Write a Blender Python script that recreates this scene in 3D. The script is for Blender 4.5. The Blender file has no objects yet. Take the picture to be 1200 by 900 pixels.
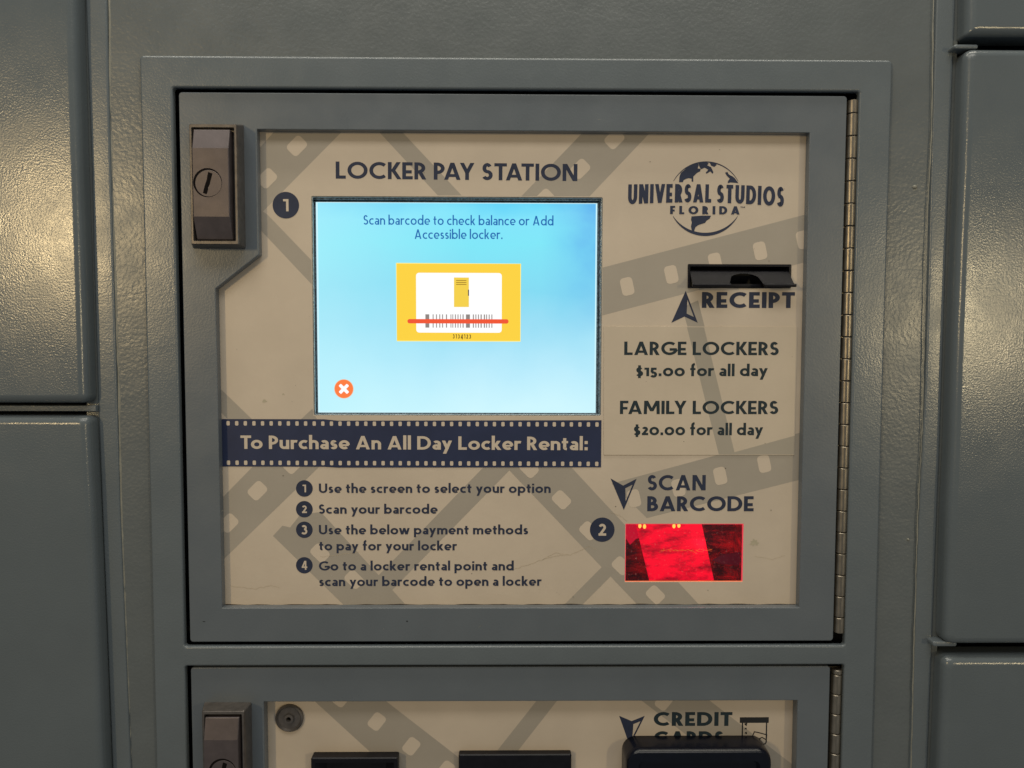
import bpy, bmesh, math, random
from mathutils import Matrix, Vector
random.seed(7)

# ------------------------------------------------------------------ camera, world, lamps
SC = bpy.context.scene
COL = SC.collection
cam_data = bpy.data.cameras.new('camera'); cam = bpy.data.objects.new('camera', cam_data); COL.objects.link(cam)
cam_data.sensor_width = 36.0; cam_data.lens = 27.0; cam_data.clip_start = 0.01; cam_data.clip_end = 50
R_ = math.radians
cam.matrix_world = (Matrix.Translation((0, -0.460, 0)) @ Matrix.Rotation(R_(-0.62340), 4, 'Z') @ Matrix.Rotation(R_(-3.13879), 4, 'X')
                    @ Matrix.Rotation(R_(-0.13855), 4, 'Y') @ Matrix.Rotation(R_(90), 4, 'X'))
SC.camera = cam
world = bpy.data.worlds.new('World'); SC.world = world; world.use_nodes = True
bg = world.node_tree.nodes['Background']; bg.inputs[0].default_value = (0.80, 0.90, 1.0, 1); bg.inputs[1].default_value = 0.18
SC.view_settings.view_transform = 'Standard'; SC.view_settings.look = 'None'
SC.view_settings.exposure = 0.0; SC.view_settings.gamma = 1.0

def lamp(name, loc, target, sx, sy, power, col):
    d = bpy.data.lights.new(name, 'AREA'); d.shape = 'RECTANGLE'; d.size = sx; d.size_y = sy; d.energy = power; d.color = col
    o = bpy.data.objects.new(name, d); COL.objects.link(o); o.location = loc
    o.rotation_euler = (Vector(target) - Vector(loc)).to_track_quat('-Z', 'Y').to_euler(); return o
lamp('ceiling_lamp', (-0.05, -0.66, 0.84), (0, 0, 0.0), 1.1, 0.30, 5.0, (1.0, 0.94, 0.83))
lamp('added_edge_light', (0.0, -0.20, 1.15), (0, -0.02, 0.0), 1.5, 0.16, 8.5, (1.0, 0.93, 0.78))  # added light that brightens upward-facing edges, not a known fitting
lamp('wall_lamp_left', (-1.21, -1.75, 0.31), (0, 0, 0.05), 0.07, 0.24, 9.5, (1.0, 0.74, 0.38))
lamp('wall_lamp_right', (1.31, -1.75, 0.07), (0, 0, 0.0), 0.07, 0.18, 6, (1.0, 0.80, 0.46))

# ------------------------------------------------------------------ materials
def lin(r, g, b):
    f = lambda v: (v / 255 / 12.92) if v / 255 <= 0.04045 else ((v / 255 + 0.055) / 1.055) ** 2.4
    return (f(r), f(g), f(b), 1)

def new_mat(name):
    m = bpy.data.materials.new(name); m.use_nodes = True
    return m, m.node_tree, m.node_tree.nodes['Principled BSDF']

def mat(name, col, rough=0.5, metal=0.0, vary=0.0, vscale=60, bump=0.0, bscale=900, detail=2.0, vcol=None, spec=0.5, coat=0.0,
        bump2=0.0, bscale2=200, rvary=0.0, aniso=None):
    m, t, p = new_mat(name); N = t.nodes; L = t.links
    p.inputs['Base Color'].default_value = col; p.inputs['Roughness'].default_value = rough; p.inputs['Metallic'].default_value = metal
    p.inputs['Specular IOR Level'].default_value = spec; p.inputs['Coat Weight'].default_value = coat; p.inputs['Coat Roughness'].default_value = 0.12
    tc = N.new('ShaderNodeTexCoord'); vec = tc.outputs['Object']
    if aniso:
        mp = N.new('ShaderNodeMapping'); L.new(vec, mp.inputs[0]); mp.inputs['Scale'].default_value = aniso; vec = mp.outputs[0]
    def noise(sc, det=3.0, ro=0.55):
        n = N.new('ShaderNodeTexNoise'); n.inputs['Scale'].default_value = sc; n.inputs['Detail'].default_value = det
        n.inputs['Roughness'].default_value = ro; L.new(vec, n.inputs['Vector']); return n
    if vary or vcol:
        n = noise(vscale, 5, 0.6); r = N.new('ShaderNodeValToRGB'); L.new(n.outputs['Fac'], r.inputs[0])
        r.color_ramp.elements[0].position = 0.3; r.color_ramp.elements[1].position = 0.7
        a = [c * (1 - vary) for c in col[:3]] + [1]; b = [min(1, c * (1 + vary)) for c in col[:3]] + [1]
        r.color_ramp.elements[0].color = vcol or a; r.color_ramp.elements[1].color = b
        L.new(r.outputs[0], p.inputs['Base Color'])
    if rvary:
        n = noise(45, 4, 0.6); mr = N.new('ShaderNodeMapRange'); mr.inputs[3].default_value = rough - rvary; mr.inputs[4].default_value = rough + rvary
        mr.inputs[1].default_value = 0.3; mr.inputs[2].default_value = 0.7
        L.new(n.outputs['Fac'], mr.inputs[0]); L.new(mr.outputs[0], p.inputs['Roughness'])
    last = None
    for amt, sc, det in ((bump, bscale, detail), (bump2, bscale2, 2.0)):
        if amt:
            n = noise(sc, det, 0.5); b = N.new('ShaderNodeBump'); b.inputs['Strength'].default_value = 1.0
            b.inputs['Distance'].default_value = amt * 1e-3; L.new(n.outputs['Fac'], b.inputs['Height'])
            if last: L.new(last.outputs[0], b.inputs['Normal'])
            last = b
    if last: L.new(last.outputs[0], p.inputs['Normal'])
    return m

def glow(name, col, strength=1.0, rough=0.15):
    m, t, p = new_mat(name)
    p.inputs['Base Color'].default_value = (0.01, 0.01, 0.01, 1); p.inputs['Roughness'].default_value = rough
    p.inputs['Emission Color'].default_value = col; p.inputs['Emission Strength'].default_value = strength
    return m

PAINT_C = (0.108, 0.128, 0.142, 1)
M = {}
M['paint'] = mat('grey_powder_coat', PAINT_C, 0.27, vary=0.05, vscale=25, bump=0.085, bscale=900, bump2=0.07, bscale2=120, rvary=0.05)
M['paint_smooth'] = mat('grey_door_paint', (0.106, 0.124, 0.142, 1), 0.32, vary=0.05, vscale=22, bump=0.05, bscale=900, bump2=0.05, bscale2=90, rvary=0.06)
M['paint_coarse'] = mat('grey_rolled_paint', (0.106, 0.121, 0.127, 1), 0.30, vary=0.06, vscale=30, bump=0.15, bscale=480, bump2=0.12, bscale2=110, rvary=0.05)
M['paint_locker'] = mat('grey_locker_paint', (0.098, 0.117, 0.129, 1), 0.21, vary=0.05, vscale=18, bump=0.09, bscale=950, bump2=0.04, bscale2=60, rvary=0.04)
M['caulk'] = mat('grey_caulk', (0.20, 0.20, 0.17, 1), 0.45, vary=0.2, bump=0.2, bscale=300)
M['dark'] = mat('dark_recess_shade', (0.010, 0.014, 0.02, 1), 0.7, vary=0.3)  # near-black colour stands in for the shade in the gaps
M['worn'] = mat('bare_worn_steel', (0.42, 0.41, 0.34, 1), 0.35, metal=0.6, vary=0.3, vscale=400)
M['cream'] = mat('cream_printed_vinyl', (0.525, 0.452, 0.366, 1), 0.5, spec=0.35, vary=0.07, vscale=16, bump=0.03, bscale=500, bump2=0.22, bscale2=35, rvary=0.06)
M['cream_print'] = mat('cream_print', (0.55, 0.473, 0.384, 1), 0.55, spec=0.35, vary=0.03, vscale=16, bump=0.03, bscale=500)
M['film'] = mat('taupe_film_print', (0.34, 0.308, 0.262, 1), 0.55, spec=0.35, vary=0.05, vscale=20, bump=0.03, bscale=500, bump2=0.15, bscale2=35)
M['navy'] = mat('navy_print', (0.022, 0.030, 0.062, 1), 0.55, spec=0.3, vary=0.15, vscale=80, bump=0.03, bscale=500)
M['slate'] = mat('slate_print', (0.014, 0.027, 0.036, 1), 0.55, spec=0.3, vary=0.15, vscale=80)
M['sticker'] = mat('cream_sticker_vinyl', (0.522, 0.450, 0.358, 1), 0.46, spec=0.35, vary=0.05, vscale=20, bump=0.03, bscale=500, bump2=0.2, bscale2=30)
M['film_sticker'] = mat('taupe_sticker_print', (0.345, 0.314, 0.262, 1), 0.46, spec=0.35, vary=0.05, vscale=20)
M['banner'] = mat('navy_banner_vinyl', (0.019, 0.028, 0.072, 1), 0.48, spec=0.35, vary=0.12, vscale=50, bump2=0.25, bscale2=40)
M['bronze'] = mat('bronze_lock_metal', (0.092, 0.076, 0.078, 1), 0.42, metal=0.35, vary=0.14, vscale=140, bump=0.02, bscale=1500, rvary=0.06)
M['bronze_dark'] = mat('worn_bronze_frame', (0.120, 0.108, 0.100, 1), 0.38, metal=0.5, vary=0.25, vscale=200, bump=0.02, bscale=1500)
M['nickel'] = mat('aged_hinge_steel', (0.25, 0.22, 0.175, 1), 0.36, metal=0.85, vary=0.35, vscale=260, bump=0.02, bscale=1200, aniso=(1, 1, 0.25))
M['key_slot'] = mat('keyway_shadow_metal', (0.006, 0.005, 0.005, 1), 0.9, spec=0.08)
M['plastic'] = mat('black_plastic', (0.006, 0.006, 0.009, 1), 0.38, spec=0.22, vary=0.3, vscale=150, bump=0.02, bscale=1800)
M['plastic_navy'] = mat('black_reader_plastic', (0.003, 0.004, 0.009, 1), 0.26, spec=0.3, vary=0.3, vscale=100, bump=0.02, bscale=1800)
M['bezel'] = mat('scuff_glint_bezel', (0.16, 0.22, 0.28, 1), 0.3, vscale=900, vcol=(0.012, 0.02, 0.03, 1), vary=0.6)  # pale speckle puts glints as well as scuffs into the colour
M['bezel_edge'] = mat('screen_edge_metal', (0.30, 0.34, 0.36, 1), 0.25, metal=0.7, vary=0.3, vscale=500)
M['dirt'] = mat('brown_grime', (0.045, 0.028, 0.014, 1), 0.9, vary=0.5, vscale=300)
M['crack'] = mat('vinyl_crease', (0.42, 0.355, 0.265, 1), 0.5, vary=0.2, vscale=300)
M['ink'] = mat('black_ink', (0.012, 0.012, 0.012, 1), 0.45)

# backlit LCD: cyan picture fading to pale blue at the bottom
def make_lcd():
    m, t, p = new_mat('cyan_lcd_picture'); N = t.nodes; L = t.links
    p.inputs['Base Color'].default_value = (0.01, 0.01, 0.012, 1); p.inputs['Roughness'].default_value = 0.12
    tc = N.new('ShaderNodeTexCoord'); sp = N.new('ShaderNodeSeparateXYZ'); L.new(tc.outputs['Generated'], sp.inputs[0])
    r = N.new('ShaderNodeValToRGB'); e = r.color_ramp.elements
    e[0].position = 0.0; e[0].color = lin(206, 246, 254); e[1].position = 1.0; e[1].color = lin(104, 214, 248)
    for pos, c in ((0.20, (186, 236, 252)), (0.42, (154, 222, 245)), (0.60, (130, 218, 242)), (0.8, (126, 230, 247)), (0.93, (128, 228, 250))):
        x = e.new(pos); x.color = lin(*c)
    n = N.new('ShaderNodeTexNoise'); n.inputs['Scale'].default_value = 22; n.inputs['Detail'].default_value = 3; L.new(tc.outputs['Object'], n.inputs[0])
    md = N.new('ShaderNodeMath'); md.operation = 'MULTIPLY_ADD'; md.inputs[1].default_value = 0.22; L.new(n.outputs['Fac'], md.inputs[0])
    sb = N.new('ShaderNodeMath'); sb.operation = 'SUBTRACT'; sb.inputs[1].default_value = 0.11; L.new(sp.outputs['Z'], sb.inputs[0]); L.new(sb.outputs[0], md.inputs[2])
    L.new(md.outputs[0], r.inputs[0])
    # blue patch along the right side
    rr = N.new('ShaderNodeMapRange'); rr.inputs[1].default_value = 0.80; rr.inputs[2].default_value = 1.0; L.new(sp.outputs['X'], rr.inputs[0])
    rz = N.new('ShaderNodeMapRange'); rz.inputs[1].default_value = 0.35; rz.inputs[2].default_value = 0.8; L.new(sp.outputs['Z'], rz.inputs[0])
    n2 = N.new('ShaderNodeTexNoise'); n2.inputs['Scale'].default_value = 45; n2.inputs['Detail'].default_value = 4; L.new(tc.outputs['Object'], n2.inputs[0])
    mm = N.new('ShaderNodeMath'); mm.operation = 'MULTIPLY'; L.new(rr.outputs[0], mm.inputs[0]); L.new(rz.outputs[0], mm.inputs[1])
    m2 = N.new('ShaderNodeMath'); m2.operation = 'MULTIPLY'; L.new(mm.outputs[0], m2.inputs[0]); L.new(n2.outputs['Fac'], m2.inputs[1])
    mx = N.new('ShaderNodeMix'); mx.data_type = 'RGBA'; L.new(m2.outputs[0], mx.inputs[0]); L.new(r.outputs[0], mx.inputs[6]); mx.inputs[7].default_value = lin(84, 150, 232)
    # warmer-bright light patch left
    lf = N.new('ShaderNodeMapRange'); lf.inputs[1].default_value = 0.55; lf.inputs[2].default_value = 0.0; lf.inputs[4].default_value = 0.5; L.new(sp.outputs['X'], lf.inputs[0])
    mx2 = N.new('ShaderNodeMix'); mx2.data_type = 'RGBA'; L.new(lf.outputs[0], mx2.inputs[0]); L.new(mx.outputs[2], mx2.inputs[6]); mx2.inputs[7].default_value = lin(182, 244, 253)
    L.new(mx2.outputs[2], p.inputs['Emission Color']); p.inputs['Emission Strength'].default_value = 1.0
    return m
M['lcd'] = make_lcd()
M['lcd_rim'] = glow('lcd_bright_rim', lin(205, 246, 255))
M['lcd_text'] = glow('lcd_blue_text', lin(28, 104, 176))
M['lcd_yellow'] = glow('lcd_yellow', lin(252, 210, 62))
M['lcd_yellow_rim'] = glow('lcd_pale_yellow', lin(255, 240, 140))
M['lcd_white'] = glow('lcd_white', (1, 1, 1, 1))
M['lcd_locker'] = glow('lcd_locker_yellow', lin(244, 208, 72))
M['lcd_grey'] = glow('lcd_grey', lin(142, 132, 128))
M['lcd_brown'] = glow('lcd_brown', lin(150, 112, 24))
M['lcd_black'] = glow('lcd_black', lin(60, 40, 20))
M['lcd_red'] = glow('lcd_red', lin(240, 84, 48))
M['lcd_orange'] = glow('lcd_orange', lin(252, 124, 62))
M['lcd_orange_rim'] = glow('lcd_pale_orange', lin(250, 176, 130))

def make_red():
    m, t, p = new_mat('red_glowing_reflector'); N = t.nodes; L = t.links
    p.inputs['Base Color'].default_value = (0.08, 0.0, 0.004, 1); p.inputs['Roughness'].default_value = 0.5
    tc = N.new('ShaderNodeTexCoord'); mp = N.new('ShaderNodeMapping'); mp.inputs['Scale'].default_value = (45, 60, 110); L.new(tc.outputs['Object'], mp.inputs[0])
    n = N.new('ShaderNodeTexNoise'); n.inputs['Scale'].default_value = 1.3; n.inputs['Detail'].default_value = 5; n.inputs['Roughness'].default_value = 0.65; L.new(mp.outputs[0], n.inputs[0])
    r = N.new('ShaderNodeValToRGB'); r.color_ramp.elements[0].position = 0.34; r.color_ramp.elements[1].position = 0.56
    r.color_ramp.elements[0].color = (0.16, 0.0, 0.010, 1); r.color_ramp.elements[1].color = (0.95, 0.0, 0.030, 1); L.new(n.outputs['Fac'], r.inputs[0])
    L.new(r.outputs[0], p.inputs['Emission Color']); p.inputs['Emission Strength'].default_value = 1.0  # reflected red light put into the emission
    return m
M['red_lit'] = make_red()
def make_red_wall():
    m, t, p = new_mat('dark_red_cavity'); N = t.nodes; L = t.links
    p.inputs['Roughness'].default_value = 0.35
    tc = N.new('ShaderNodeTexCoord'); mp = N.new('ShaderNodeMapping'); mp.inputs['Scale'].default_value = (40, 60, 110); L.new(tc.outputs['Object'], mp.inputs[0])
    n = N.new('ShaderNodeTexNoise'); n.inputs['Scale'].default_value = 1.6; n.inputs['Detail'].default_value = 8; n.inputs['Roughness'].default_value = 0.72; L.new(mp.outputs[0], n.inputs[0])
    r = N.new('ShaderNodeValToRGB'); r.color_ramp.elements[0].position = 0.42; r.color_ramp.elements[1].position = 0.75
    r.color_ramp.elements[0].color = (0.08, 0.001, 0.02, 1); r.color_ramp.elements[1].color = (0.9, 0.03, 0.08, 1); L.new(n.outputs['Fac'], r.inputs[0])  # reddish haze put into the wall colour
    L.new(r.outputs[0], p.inputs['Base Color'])
    return m
M['red_wall'] = make_red_wall()
M['red_rim'] = glow('red_glowing_acrylic_edge', (1.0, 0.06, 0.09, 1), 0.8)
M['red_rim_hot'] = glow('orange_glowing_acrylic_edge', (1.0, 0.22, 0.08, 1), 0.9)
M['led'] = glow('orange_led', (1.0, 0.62, 0.10, 1), 1.6)
M['beam'] = glow('amber_scan_line', (0.75, 0.17, 0.02, 1), 1.0)
M['red_dim'] = glow('dim_red_glow', (0.055, 0.0, 0.006, 1), 1.0, 0.3)  # patches of red light in the scanner, drawn as glowing shapes
M['red_mid'] = glow('mid_red_glow', (0.5, 0.0, 0.026, 1), 1.0, 0.3)
def make_pane():
    m = bpy.data.materials.new('clear_red_acrylic'); m.use_nodes = True; t = m.node_tree; N = t.nodes; L = t.links
    N.remove(N['Principled BSDF']); out = N['Material Output']
    tr = N.new('ShaderNodeBsdfTransparent'); tr.inputs[0].default_value = (1.0, 0.72, 0.75, 1)
    gl = N.new('ShaderNodeBsdfGlossy'); gl.inputs['Roughness'].default_value = 0.12; gl.inputs[0].default_value = (1, 1, 1, 1)
    tc = N.new('ShaderNodeTexCoord'); n = N.new('ShaderNodeTexNoise'); n.inputs['Scale'].default_value = 700; n.inputs['Detail'].default_value = 3; L.new(tc.outputs['Object'], n.inputs[0])
    df = N.new('ShaderNodeBsdfDiffuse'); df.inputs[0].default_value = (1, 0.5, 0.5, 1)
    r = N.new('ShaderNodeValToRGB'); r.color_ramp.elements[0].position = 0.62; r.color_ramp.elements[0].color = (0, 0, 0, 1)
    r.color_ramp.elements[1].position = 0.75; r.color_ramp.elements[1].color = (0.25, 0.25, 0.25, 1); L.new(n.outputs['Fac'], r.inputs[0])
    fr = N.new('ShaderNodeFresnel'); m1 = N.new('ShaderNodeMixShader'); L.new(fr.outputs[0], m1.inputs[0]); L.new(tr.outputs[0], m1.inputs[1]); L.new(gl.outputs[0], m1.inputs[2])
    m2 = N.new('ShaderNodeMixShader'); L.new(r.outputs[0], m2.inputs[0]); L.new(m1.outputs[0], m2.inputs[1]); L.new(df.outputs[0], m2.inputs[2])
    L.new(m2.outputs[0], out.inputs[0]); return m
M['pane'] = make_pane()

# ------------------------------------------------------------------ object helpers (all lengths in mm: x right, z up, h towards the viewer)
ORG = {}
def place(o, origin, parent):
    """origin in world metres; parent is an object already placed, none is rotated."""
    ORG[o] = Vector(origin)
    if parent is not None:
        o.parent = parent; o.location = ORG[o] - ORG[parent]
    else:
        o.location = ORG[o]
    COL.objects.link(o)

def thing(name, label, cat, x, z, h=0, group=None):
    o = bpy.data.objects.new(name, None); o.empty_display_size = 0.02
    o['label'] = label; o['category'] = cat; o['kind'] = 'thing'
    if group: o['group'] = group
    place(o, (x / 1000, -h / 1000, z / 1000), None); return o

def finish(name, me, m, parent, label=None, smooth=True, angle=35):
    """me holds world coordinates in mm as (x, z, h)."""
    n = len(me.vertices); co = [0.0] * (3 * n); me.vertices.foreach_get('co', co)
    xs, ys, zs = co[0::3], co[1::3], co[2::3]
    c = ((min(xs) + max(xs)) / 2, (min(ys) + max(ys)) / 2, (min(zs) + max(zs)) / 2)
    out = []
    for i in range(n):
        out += [(xs[i] - c[0]) / 1000, -(zs[i] - c[2]) / 1000, (ys[i] - c[1]) / 1000]
    me.vertices.foreach_set('co', out); me.update()
    if smooth:
        me.shade_smooth(); me.set_sharp_from_angle(angle=R_(angle))
    me.materials.clear(); me.materials.append(m)
    o = bpy.data.objects.new(name, me)
    if label: o['label'] = label
    place(o, (c[0] / 1000, -c[2] / 1000, c[1] / 1000), parent); return o

def bevel_mod(o, w, seg=2):
    b = o.modifiers.new('bevel', 'BEVEL'); b.width = w / 1000; b.segments = seg; b.limit_method = 'ANGLE'; b.angle_limit = R_(30)
    b.harden_normals = False; return o

def rect(x0, z0, x1, z1, r=0, n=5):
    x0, x1 = min(x0, x1), max(x0, x1); z0, z1 = min(z0, z1), max(z0, z1)
    if r <= 0: return [(x0, z0), (x1, z0), (x1, z1), (x0, z1)]
    pts = []
    for cx, cz, a in ((x1 - r, z0 + r, -90), (x1 - r, z1 - r, 0), (x0 + r, z1 - r, 90), (x0 + r, z0 + r, 180)):
        for k in range(n + 1):
            t = R_(a + 90 * k / n); pts.append((cx + r * math.cos(t), cz + r * math.sin(t)))
    return pts

def circle(cx, cz, r, n=32, rz=None):
    return [(cx + r * math.cos(2 * math.pi * k / n), cz + (rz or r) * math.sin(2 * math.pi * k / n)) for k in range(n)]

def round_poly(pts, r, n=4):
    out = []; N = len(pts)
    for i in range(N):
        p = Vector(pts[i]); a = Vector(pts[i - 1]) - p; b = Vector(pts[(i + 1) % N]) - p
        q = min(r, a.length * .45, b.length * .45); A = p + a.normalized() * q; B = p + b.normalized() * q
        for k in range(n + 1):
            t = k / n; v = A * (1 - t) ** 2 + p * 2 * t * (1 - t) + B * t * t; out.append((v.x, v.y))
    return out

def plate(name, outer, holes, h0, h1, bev, m, parent, label=None, res=2):
    """a sheet with holes: thickness h0..h1 and rounded edges."""
    cu = bpy.data.curves.new(name, 'CURVE'); cu.dimensions = '2D'; cu.fill_mode = 'BOTH'
    for ring in [outer] + list(holes):
        s = cu.splines.new('POLY'); s.points.add(len(ring) - 1)
        for p, q in zip(s.points, ring): p.co = (q[0], q[1], 0, 1)
        s.use_cyclic_u = True
    t = (h1 - h0) / 2; bev = min(bev, t * .98)
    cu.extrude = t - bev; cu.bevel_depth = bev; cu.bevel_resolution = res; cu.offset = -bev
    tmp = bpy.data.objects.new('tmp', cu); COL.objects.link(tmp)
    dg = bpy.context.evaluated_depsgraph_get(); dg.update()
    me = bpy.data.meshes.new_from_object(tmp.evaluated_get(dg)); bpy.data.objects.remove(tmp); bpy.data.curves.remove(cu)
    me.name = name
    bm = bmesh.new(); bm.from_mesh(me); bmesh.ops.remove_doubles(bm, verts=bm.verts, dist=0.002)
    for v in bm.verts: v.co.z += h0 + t
    bmesh.ops.recalc_face_normals(bm, faces=bm.faces); bm.to_mesh(me); bm.free()
    o = finish(name, me, m, parent, label)
    wn = o.modifiers.new('flat_faces', 'WEIGHTED_NORMAL'); wn.keep_sharp = True; wn.weight = 100
    return o

def mesh(name, verts, faces, m, parent, label=None, smooth=False, angle=35, recalc=True):
    me = bpy.data.meshes.new(name); me.from_pydata([tuple(v) for v in verts], [], faces); me.validate()
    bm = bmesh.new(); bm.from_mesh(me)
    if recalc: bmesh.ops.recalc_face_normals(bm, faces=bm.faces)
    bm.to_mesh(me); bm.free()
    return finish(name, me, m, parent, label, smooth, angle)

def sheet(name, polys, h, m, parent, label=None, step=0.0):
    """flat print: polygons in (x, z), facing the viewer; with step, each lies a hair above the one before."""
    V = []; F = []
    for k, p in enumerate(polys):
        a = sum(p[i - 1][0] * p[i][1] - p[i][0] * p[i - 1][1] for i in range(len(p)))
        if a < 0: p = p[::-1]
        F.append(list(range(len(V), len(V) + len(p)))); V += [(x, z, h + step * (k % 12)) for x, z in p]
    return mesh(name, V, F, m, parent, label, recalc=False)

def rings(name, loops, m, parent, label=None, cap0=False, cap1=True, angle=35):
    """bridge closed loops of (x, z, h)."""
    V = []; F = []; n = len(loops[0])
    for lp in loops: V += lp
    for j in range(len(loops) - 1):
        for i in range(n):
            a = j * n + i; b = j * n + (i + 1) % n; F.append([a, b, b + n, a + n])
    if cap1: F.append([(len(loops) - 1) * n + i for i in range(n)])
    if cap0: F.append([i for i in range(n)][::-1])
    o = mesh(name, V, F, m, parent, label, smooth=True, angle=angle)
    wn = o.modifiers.new('flat_faces', 'WEIGHTED_NORMAL'); wn.keep_sharp = True; wn.weight = 100
    return o

def lift(ring, h): return [(x, z, h) for x, z in ring]

def clip(poly, box):
    x0, z0, x1, z1 = box
    for ax, lim, sgn in ((0, x0, 1), (0, x1, -1), (1, z0, 1), (1, z1, -1)):
        out = []
        for i in range(len(poly)):
            p, q = poly[i - 1], poly[i]; a = (p[ax] - lim) * sgn; b = (q[ax] - lim) * sgn
            if (a >= 0) != (b >= 0):
                t = a / (a - b); out.append((p[0] + (q[0] - p[0]) * t, p[1] + (q[1] - p[1]) * t))
            if b >= 0: out.append(q)
        poly = out
        if len(poly) < 3: return []
    return poly

# ------------------------------------------------------------------ stroke lettering in a geometric sans
def arc(cx, cy, rx, ry, a0, a1):
    n = max(4, int(abs(a1 - a0) / 14))
    return [(cx + rx * math.cos(R_(a0 + (a1 - a0) * k / n)), cy + ry * math.sin(R_(a0 + (a1 - a0) * k / n))) for k in range(n + 1)]

def glyph(c, T):
    """(width, strokes); a stroke is ('p', points[, width]) a ribbon or ('s', x0, y0, x1, y1) a slanted bar cut level at both ends."""
    h = T / 2; X = 0.68
    S = lambda *a: ('s',) + a
    P = lambda pts, w=None: ('p', pts, w)
    V = lambda x, y0, y1: ('p', [(x, y0), (x, y1)], None)
    B = lambda y, x0, x1, w=None: ('p', [(x0, y), (x1, y)], w)
    def bowl(x0, x1, yb, yt):
        ry = (yt - yb) / 2; rx = min(ry * 1.15, (x1 - x0) * .8)
        return P([(x0, yt)] + arc(x1 - rx, (yt + yb) / 2, rx, ry, 90, -90) + [(x0, yb)])
    def ess(w, H, y0=0.0):
        mid = y0 + H * .5; ru = (H * .5 - h) / 2; ry = ru; rx1 = w * .44 - h; rx2 = w * .5 - h; cx = w / 2
        return P(arc(cx, mid + ru, rx1, ru, 28, 270)[:-1] + arc(cx, mid - ru, rx2, ru, 90, -152))
    ic = lambda w, H: 0
    if c == ' ': return 0.28, []
    if c == 'A': return .84, [S(.11, 0, .42, 1), S(.73, 0, .42, 1), B(.25, .22, .62, T * .9)]
    if c == 'B': return .58, [V(h, 0, 1), bowl(h, .50 - h, .50, 1 - h), bowl(h, .58 - h, h, .50)]
    if c == 'C': return .84, [P(arc(.5, .5, .5 - h, .5 - h, 48, 312))]
    if c == 'D': return .80, [V(h, 0, 1), P([(h, 1 - h)] + arc(.32, .5, .48 - h, .5 - h, 90, -90) + [(h, h)])]
    if c == 'E': return .52, [V(h, 0, 1), B(1 - h, h, .51), B(.44, h, .47), B(h, h, .52)]
    if c == 'F': return .50, [V(h, 0, 1), B(1 - h, h, .50), B(.44, h, .45)]
    if c == 'G': return .90, [P(arc(.5, .5, .5 - h, .5 - h, 48, 350)), B(.42, .50, .93)]
    if c == 'I': return T, [V(h, 0, 1)]
    if c == 'K': return .66, [V(h, 0, 1), S(.22, .44, .53, 1), S(.24, .56, .57, 0)]
    if c == 'L': return .50, [P([(h, 1), (h, h), (.50, h)])]
    if c == 'M': return .98, [S(h + .01, 0, .13, 1), S(.97 - h, 0, .85, 1), S(.16, 1, .49, .22), S(.82, 1, .49, .22)]
    if c == 'N': return .74, [V(h, 0, 1), V(.74 - h, 0, 1), S(h + .03, 1, .71 - h, 0)]
    if c == 'O': return 1.0, [P(arc(.5, .5, .5 - h, .5 - h, 0, 360))]
    if c == 'P': return .54, [V(h, 0, 1), bowl(h, .54 - h, .42, 1 - h)]
    if c == 'R': return .60, [V(h, 0, 1), bowl(h, .54 - h, .44, 1 - h), S(.29, .42, .49, 0)]
    if c == 'S': return .54, [ess(.54, 1)]
    if c == 'T': return .62, [V(.31, 0, 1 - h), B(1 - h, 0, .62)]
    if c == 'U': return .72, [P([(h, 1)] + arc(.36, .36, .36 - h, .36 - h, 180, 360) + [(.72 - h, 1)])]
    if c == 'V': return .80, [S(.10, 1, .40, 0), S(.70, 1, .40, 0)]
    if c == 'Y': return .74, [S(.11, 1, .37, .42), S(.63, 1, .37, .42), V(.37, 0, .46)]
    if c == 'a': return .50, [P(arc(.25, X - h - .15, .25 - h, .15, 140, 0) + [(.50 - h, 0)]), P(arc(.235, .20, .235 - h, .20 - h * .9, 0, 360), T * .9)]
    if c == 'b': return .66, [V(h, 0, 1.06), P(arc(.33, X / 2, .33 - h, X / 2 - h, 0, 360))]
    if c == 'c': return .52, [P(arc(.33, X / 2, .33 - h, X / 2 - h, 52, 308))]
    if c == 'd': return .66, [V(.66 - h, 0, 1.06), P(arc(.33, X / 2, .33 - h, X / 2 - h, 0, 360))]
    if c == 'e': return .62, [P(arc(.32, X / 2, .32 - h, X / 2 - h, -4, 0) + arc(.32, X / 2, .32 - h, X / 2 - h, 0, 312)), B(.31, .10, .58, T * .72)]
    if c == 'f': return .38, [P([(.17, 0), (.17, .85)] + arc(.33, .86, .16, .20 - h * .4, 180, 95)), B(.60, 0, .36, T * .9)]
    if c == 'h': return .56, [V(h, 0, 1.06), P(arc(.28, X - .28, .28 - h, .28 - h, 165, 0) + [(.56 - h, 0)])]
    if c == 'i': return T, [V(h, 0, X), V(h, .80, .98)]
    if c == 'k': return .54, [V(h, 0, 1.06), S(.18, .26, .42, X), S(.20, .40, .46, 0)]
    if c == 'l': return T, [V(h, 0, 1.06)]
    if c == 'm': return .90, [V(h, 0, X), P(arc(.26, X - .25, .26 - h, .25 - h, 165, 0) + [(.52 - h, 0)]), P(arc(.64, X - .25, .26 - h, .25 - h, 165, 0) + [(.90 - h, 0)])]
    if c == 'n': return .56, [V(h, 0, X), P(arc(.28, X - .28, .28 - h, .28 - h, 165, 0) + [(.56 - h, 0)])]
    if c == 'o': return .68, [P(arc(.34, X / 2, .34 - h, X / 2 - h, 0, 360))]
    if c == 'p': return .66, [V(h, -.30, X), P(arc(.33, X / 2, .33 - h, X / 2 - h, 0, 360))]
    if c == 'r': return .38, [V(h, 0, X), P(arc(.29, X - .24, .29 - h, .24 - h, 170, 62))]
    if c == 's': return .42, [ess(.42, X)]
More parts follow.
